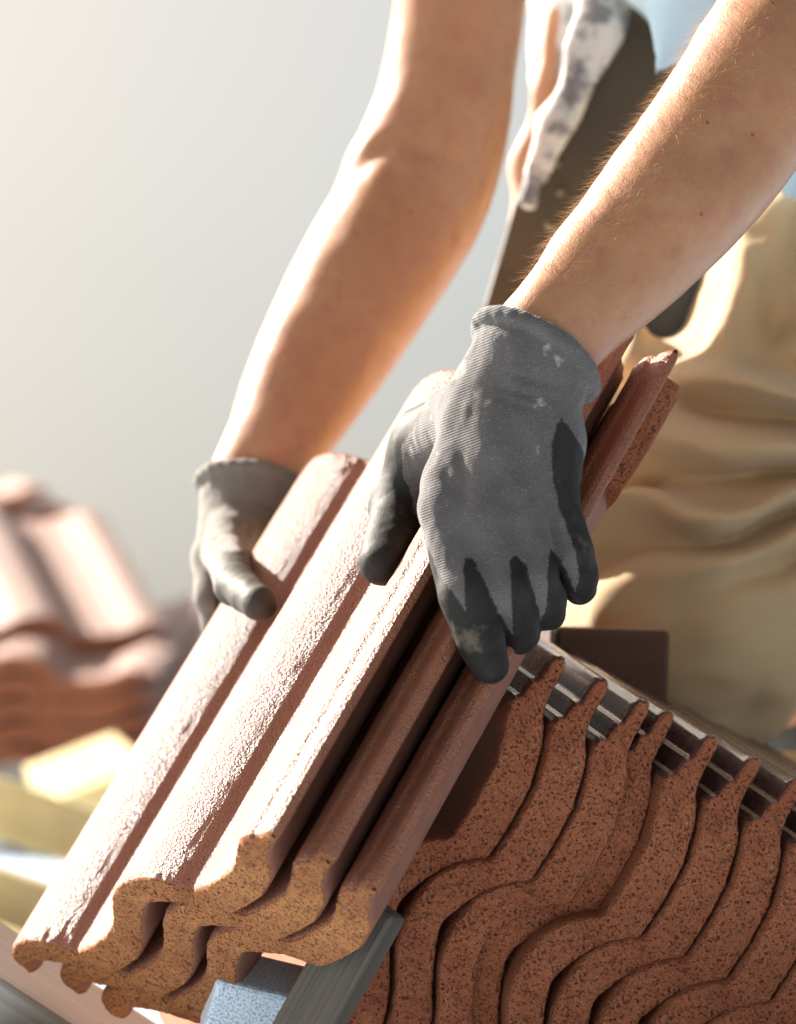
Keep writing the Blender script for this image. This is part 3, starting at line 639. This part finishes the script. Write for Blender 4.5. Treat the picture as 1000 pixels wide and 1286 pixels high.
# ---- arm hair
def arm_hair():
    rs = np.random.default_rng(3); me = body.data; nv = len(me.vertices); co = np.zeros(nv*3); me.vertices.foreach_get('co', co); co = co.reshape(-1, 3)
    no = np.zeros(nv*3); me.vertices.foreach_get('normal', no); no = no.reshape(-1, 3)
    S = co[:, [0, 2, 1]]+A(.3, -.15, 2.8); Nn = no[:, [0, 2, 1]]
    V, Fv = [], []
    for (w, e, n, keep, ln) in ((Lw, Lel, 1700, .25, .010), (Rw, Rel, 700, .25, .005)):
        ax = unit(e-w); t = (S-w)@ax/np.linalg.norm(e-w); rad = np.linalg.norm(S-w-np.outer((S-w)@ax, ax), axis=1)
        ok = np.where((t > .16) & (t < .98) & (rad < .07) & (Nn[:, 2] < .5))[0]
        wgt = np.clip(Nn[ok]@unit(A(-.75, .6, -.25))*1.3+.25, .03, 1)**1.5; pick = rs.choice(ok, n, p=wgt/wgt.sum())
        for i in pick:
            nn = unit(Nn[i]); p = S[i]+rs.normal(0, .0018, 3); p = p-nn*((p-S[i])@nn)-nn*.0008
            d = unit(nn*rs.uniform(.35, .9)-ax*rs.uniform(.3, 1.1)+rs.normal(0, .35, 3)); L = ln*rs.uniform(.5, 1.2); r = .00008
            cl = unit(rs.normal(0, 1, 3))*.25; s1 = unit(np.cross(d, rs.normal(0, 1, 3))); b = len(V)
            for k in range(4):
                c = p+d*L*k/3+(cl-ax*.35)*L*(k/3)**2; rr = r*(1-.28*k)
                s2 = np.cross(d, s1); V += [c+s1*rr, c+(-.5*s1+.87*s2)*rr, c+(-.5*s1-.87*s2)*rr]
            for k in range(3):
                for m_ in range(3): Fv.append((b+k*3+m_, b+k*3+(m_+1) % 3, b+k*3+3+(m_+1) % 3, b+k*3+3+m_))
    c = Lel; o = mesh('arm_hair', (np.array(V)-c)[:, [0, 2, 1]], np.array(Fv), HAIRM, parent=worker, mat=site_matrix(c)); o['kind'] = 'stuff'
arm_hair()

# ------------------------------------------------------------------ timber and things on the deck
def board(o, ax, size, mat, label, group=None, name='timber_board', cat='board', up_=None):
    ax = unit(ax); up_ = A(0, 1, 0) if up_ is None else up_; up_ = unit(up_-ax*(up_@ax)); ay = np.cross(up_, ax); ay = -ay if ay[2] < 0 else ay
    # right-handed in world: x=ax, y=ay, z=up with ay pointing away
    b = slab(name, o, ax, ay, up_, size, mat, bev=.003); tag(b, label, cat, group); return b
# pale pallet-like battens under the far tiles
def far(px, py, d): return P(px, py, d)
board(P(60, 1035, 4.15), A(1, -.36, .25), (.55, .10, .058), PINE, 'pale pine batten running down to the right below the far tile pile, upper of two', 'pine battens at left')
board(P(0, 1128, 3.9), A(1, -.36, .25), (.50, .12, .055), PINE, 'lower pale pine batten at the left edge of the deck', 'pine battens at left')
board(P(10, 1205, 3.7), A(1, -.40, .2), (.34, .09, .05), PINE, 'lowest pale pine batten at the left edge just above the weathered plank', 'pine battens at left')
board(P(122, 1003, 4.55), A(.45, -.25, -1), (.13, .11, .085), PINE, 'short pale timber block with sunlit top beside the pine battens', name='timber_block', cat='timber block', up_=A(-.3, 1, -.2))
board(P(40, 1010, 5.1), A(1, -.05, .1), (.7, .10, .045), m_wood('shaded_pallet_wood', (.12, .075, .03), (.20, .13, .06)), 'brown pallet board with shade put into its colour beneath the far tile pile', name='pallet_board')  # dark brown carries shade that the pile does not cast here
board(P(55, 1262, 2.62), A(1, -.62, -.15), (.34, .14, .03), GREYWOOD, 'weathered sunlit plank under the lower left corner of the held tiles', name='plank', cat='plank')
board(P(110, 1335, 2.55), A(1, -.1, .1), (.13, .14, .03), GREYWOOD, 'pale weathered plank half hidden below the held tiles', name='plank', cat='plank')
board(P(408, 1252, 2.375), A(-.47, -.85, .12), (.13, .038, .016), m_wood('shaded_weathered_wood', (.045, .036, .028), (.13, .108, .084), 420), 'grey weathered batten with fine grain, colour darkened as shadow, wedged between held tiles and leaning stack', name='batten', cat='batten', up_=A(-.5, .3, -.8))  # wood colour darkened so that the batten reads as shadowed
board(P(880, 1040, 2.85), A(1, -.05, .1), (.5, .24, .10), PINE, 'thick timber block under the kneeling knee behind the leaning stack', name='timber_block', cat='timber block')

board(P(338, 1272, 2.47), A(1, -.25, .1), (.075, .05, .05), m_cloth('blue_white_underlay', (.52, .62, .72), (.66, .74, .82), 300, .5, dirt=(.22, .25, .30), dscale=600), 'slab standing for blue-white roof underlay with dark specks below the held tile ends', name='underlay_piece', cat='underlay piece', up_=A(-.45, .85, -.3))  # stands in for the roof underlay visible below the tiles
b = board(P(764, 842, 2.68), A(1, -.03, .05), (.074, .05, .055), m_wood('dark_brown_shade', (.075, .030, .014), (.11, .046, .022)), 'dark brown block standing for the shadow patch under the gloved fingers behind the leaning stack', name='shade_block', cat='block')  # dark block placed as the shadow patch, shade is in its colour
# far tile piles on the left
FN = unit(A(.06, .95, -.26)); FW = unit(A(.985, -.09, -.12)); FW = unit(FW-FN*(FW@FN)); FL = np.cross(FW, FN); FL = FL if FL[2] > 0 else -FL
def frame(W, N):
    W, N = unit(A(*W)), unit(A(*N)); W = unit(W-N*(W@N)); L = np.cross(W, N); return W, N, (L if L[2] > 0 else -L)
def far_pile(px, py, d, Wv, Nv, n, labels, group, gap=.029):
    W, N, L = frame(Wv, Nv); o = P(px, py, d)-W*.345
    for i in range(n):
        tile(TLO, o-N*gap*i+W*random.uniform(-.006, .006), W, N, L, labels[i], group)
ordn = ['top', 'second', 'third', 'fourth', 'fifth']
far_pile(198, 842, 4.95, (.99, -.05, -.12), (.03, .96, -.20), 5, ['%s tile of the lower blurred pile at the left' % q for q in ordn], 'tiles in the far lower pile')
def frameNL(N, L):
    N, L = unit(A(*N)), unit(A(*L)); L = unit(L-N*(L@N)); W = np.cross(N, L); return (W if W[0] > 0 else -W), N, L
W, N, L = frameNL((.10, .93, -.33), (-.27, .31, .91))
tile(TLO, P(210, 782, 5.12)-W*.345, W, N, L, 'sunlit blurred tile lying askew on top of the lower far pile', 'tiles askew on the far pile')
for i, (px, py, lb) in enumerate(((62, 611, 'topmost blurred tile of the far pile at the left edge'), (98, 636, 'blurred tile just under the very top of the far pile'), (138, 664, 'third blurred tile from the top of the rear far pile'))):
    W, N, L = frameNL((.02, .99, -.03), (-.15, .0, .98)); tile(TLO, P(px, py, 6.1)-W*.345, W, N, L, lb, 'tiles in the rear far pile')
sack = blob('bundled_sack', [(P(232, 850, 5.6), P(262, 862, 5.6), .045, .04, None, 1.)], m_cloth('pale_sack', (.70, .62, .60), (.78, .70, .68)), P(170, 950, 5.6)-A(0, 0, .15), P(330, 770, 5.6)+A(0, 0, .15), .008, None, .006, 20)
tag(sack, 'small pale blurred sack at the right end of the far tile pile', 'sack')
buck = blob('blue_bundle', [(P(215, 905, 5.3), P(250, 915, 5.3), .045, .05, None, 1.)], m_cloth('pale_blue_sheet', (.30, .36, .55), (.38, .44, .62)), P(150, 1010, 5.3)-A(0, 0, .15), P(320, 820, 5.3)+A(0, 0, .15), .008, None, .006, 20)
tag(buck, 'small bluish bundle beside the far tile pile, half behind the held tiles', 'bundle')
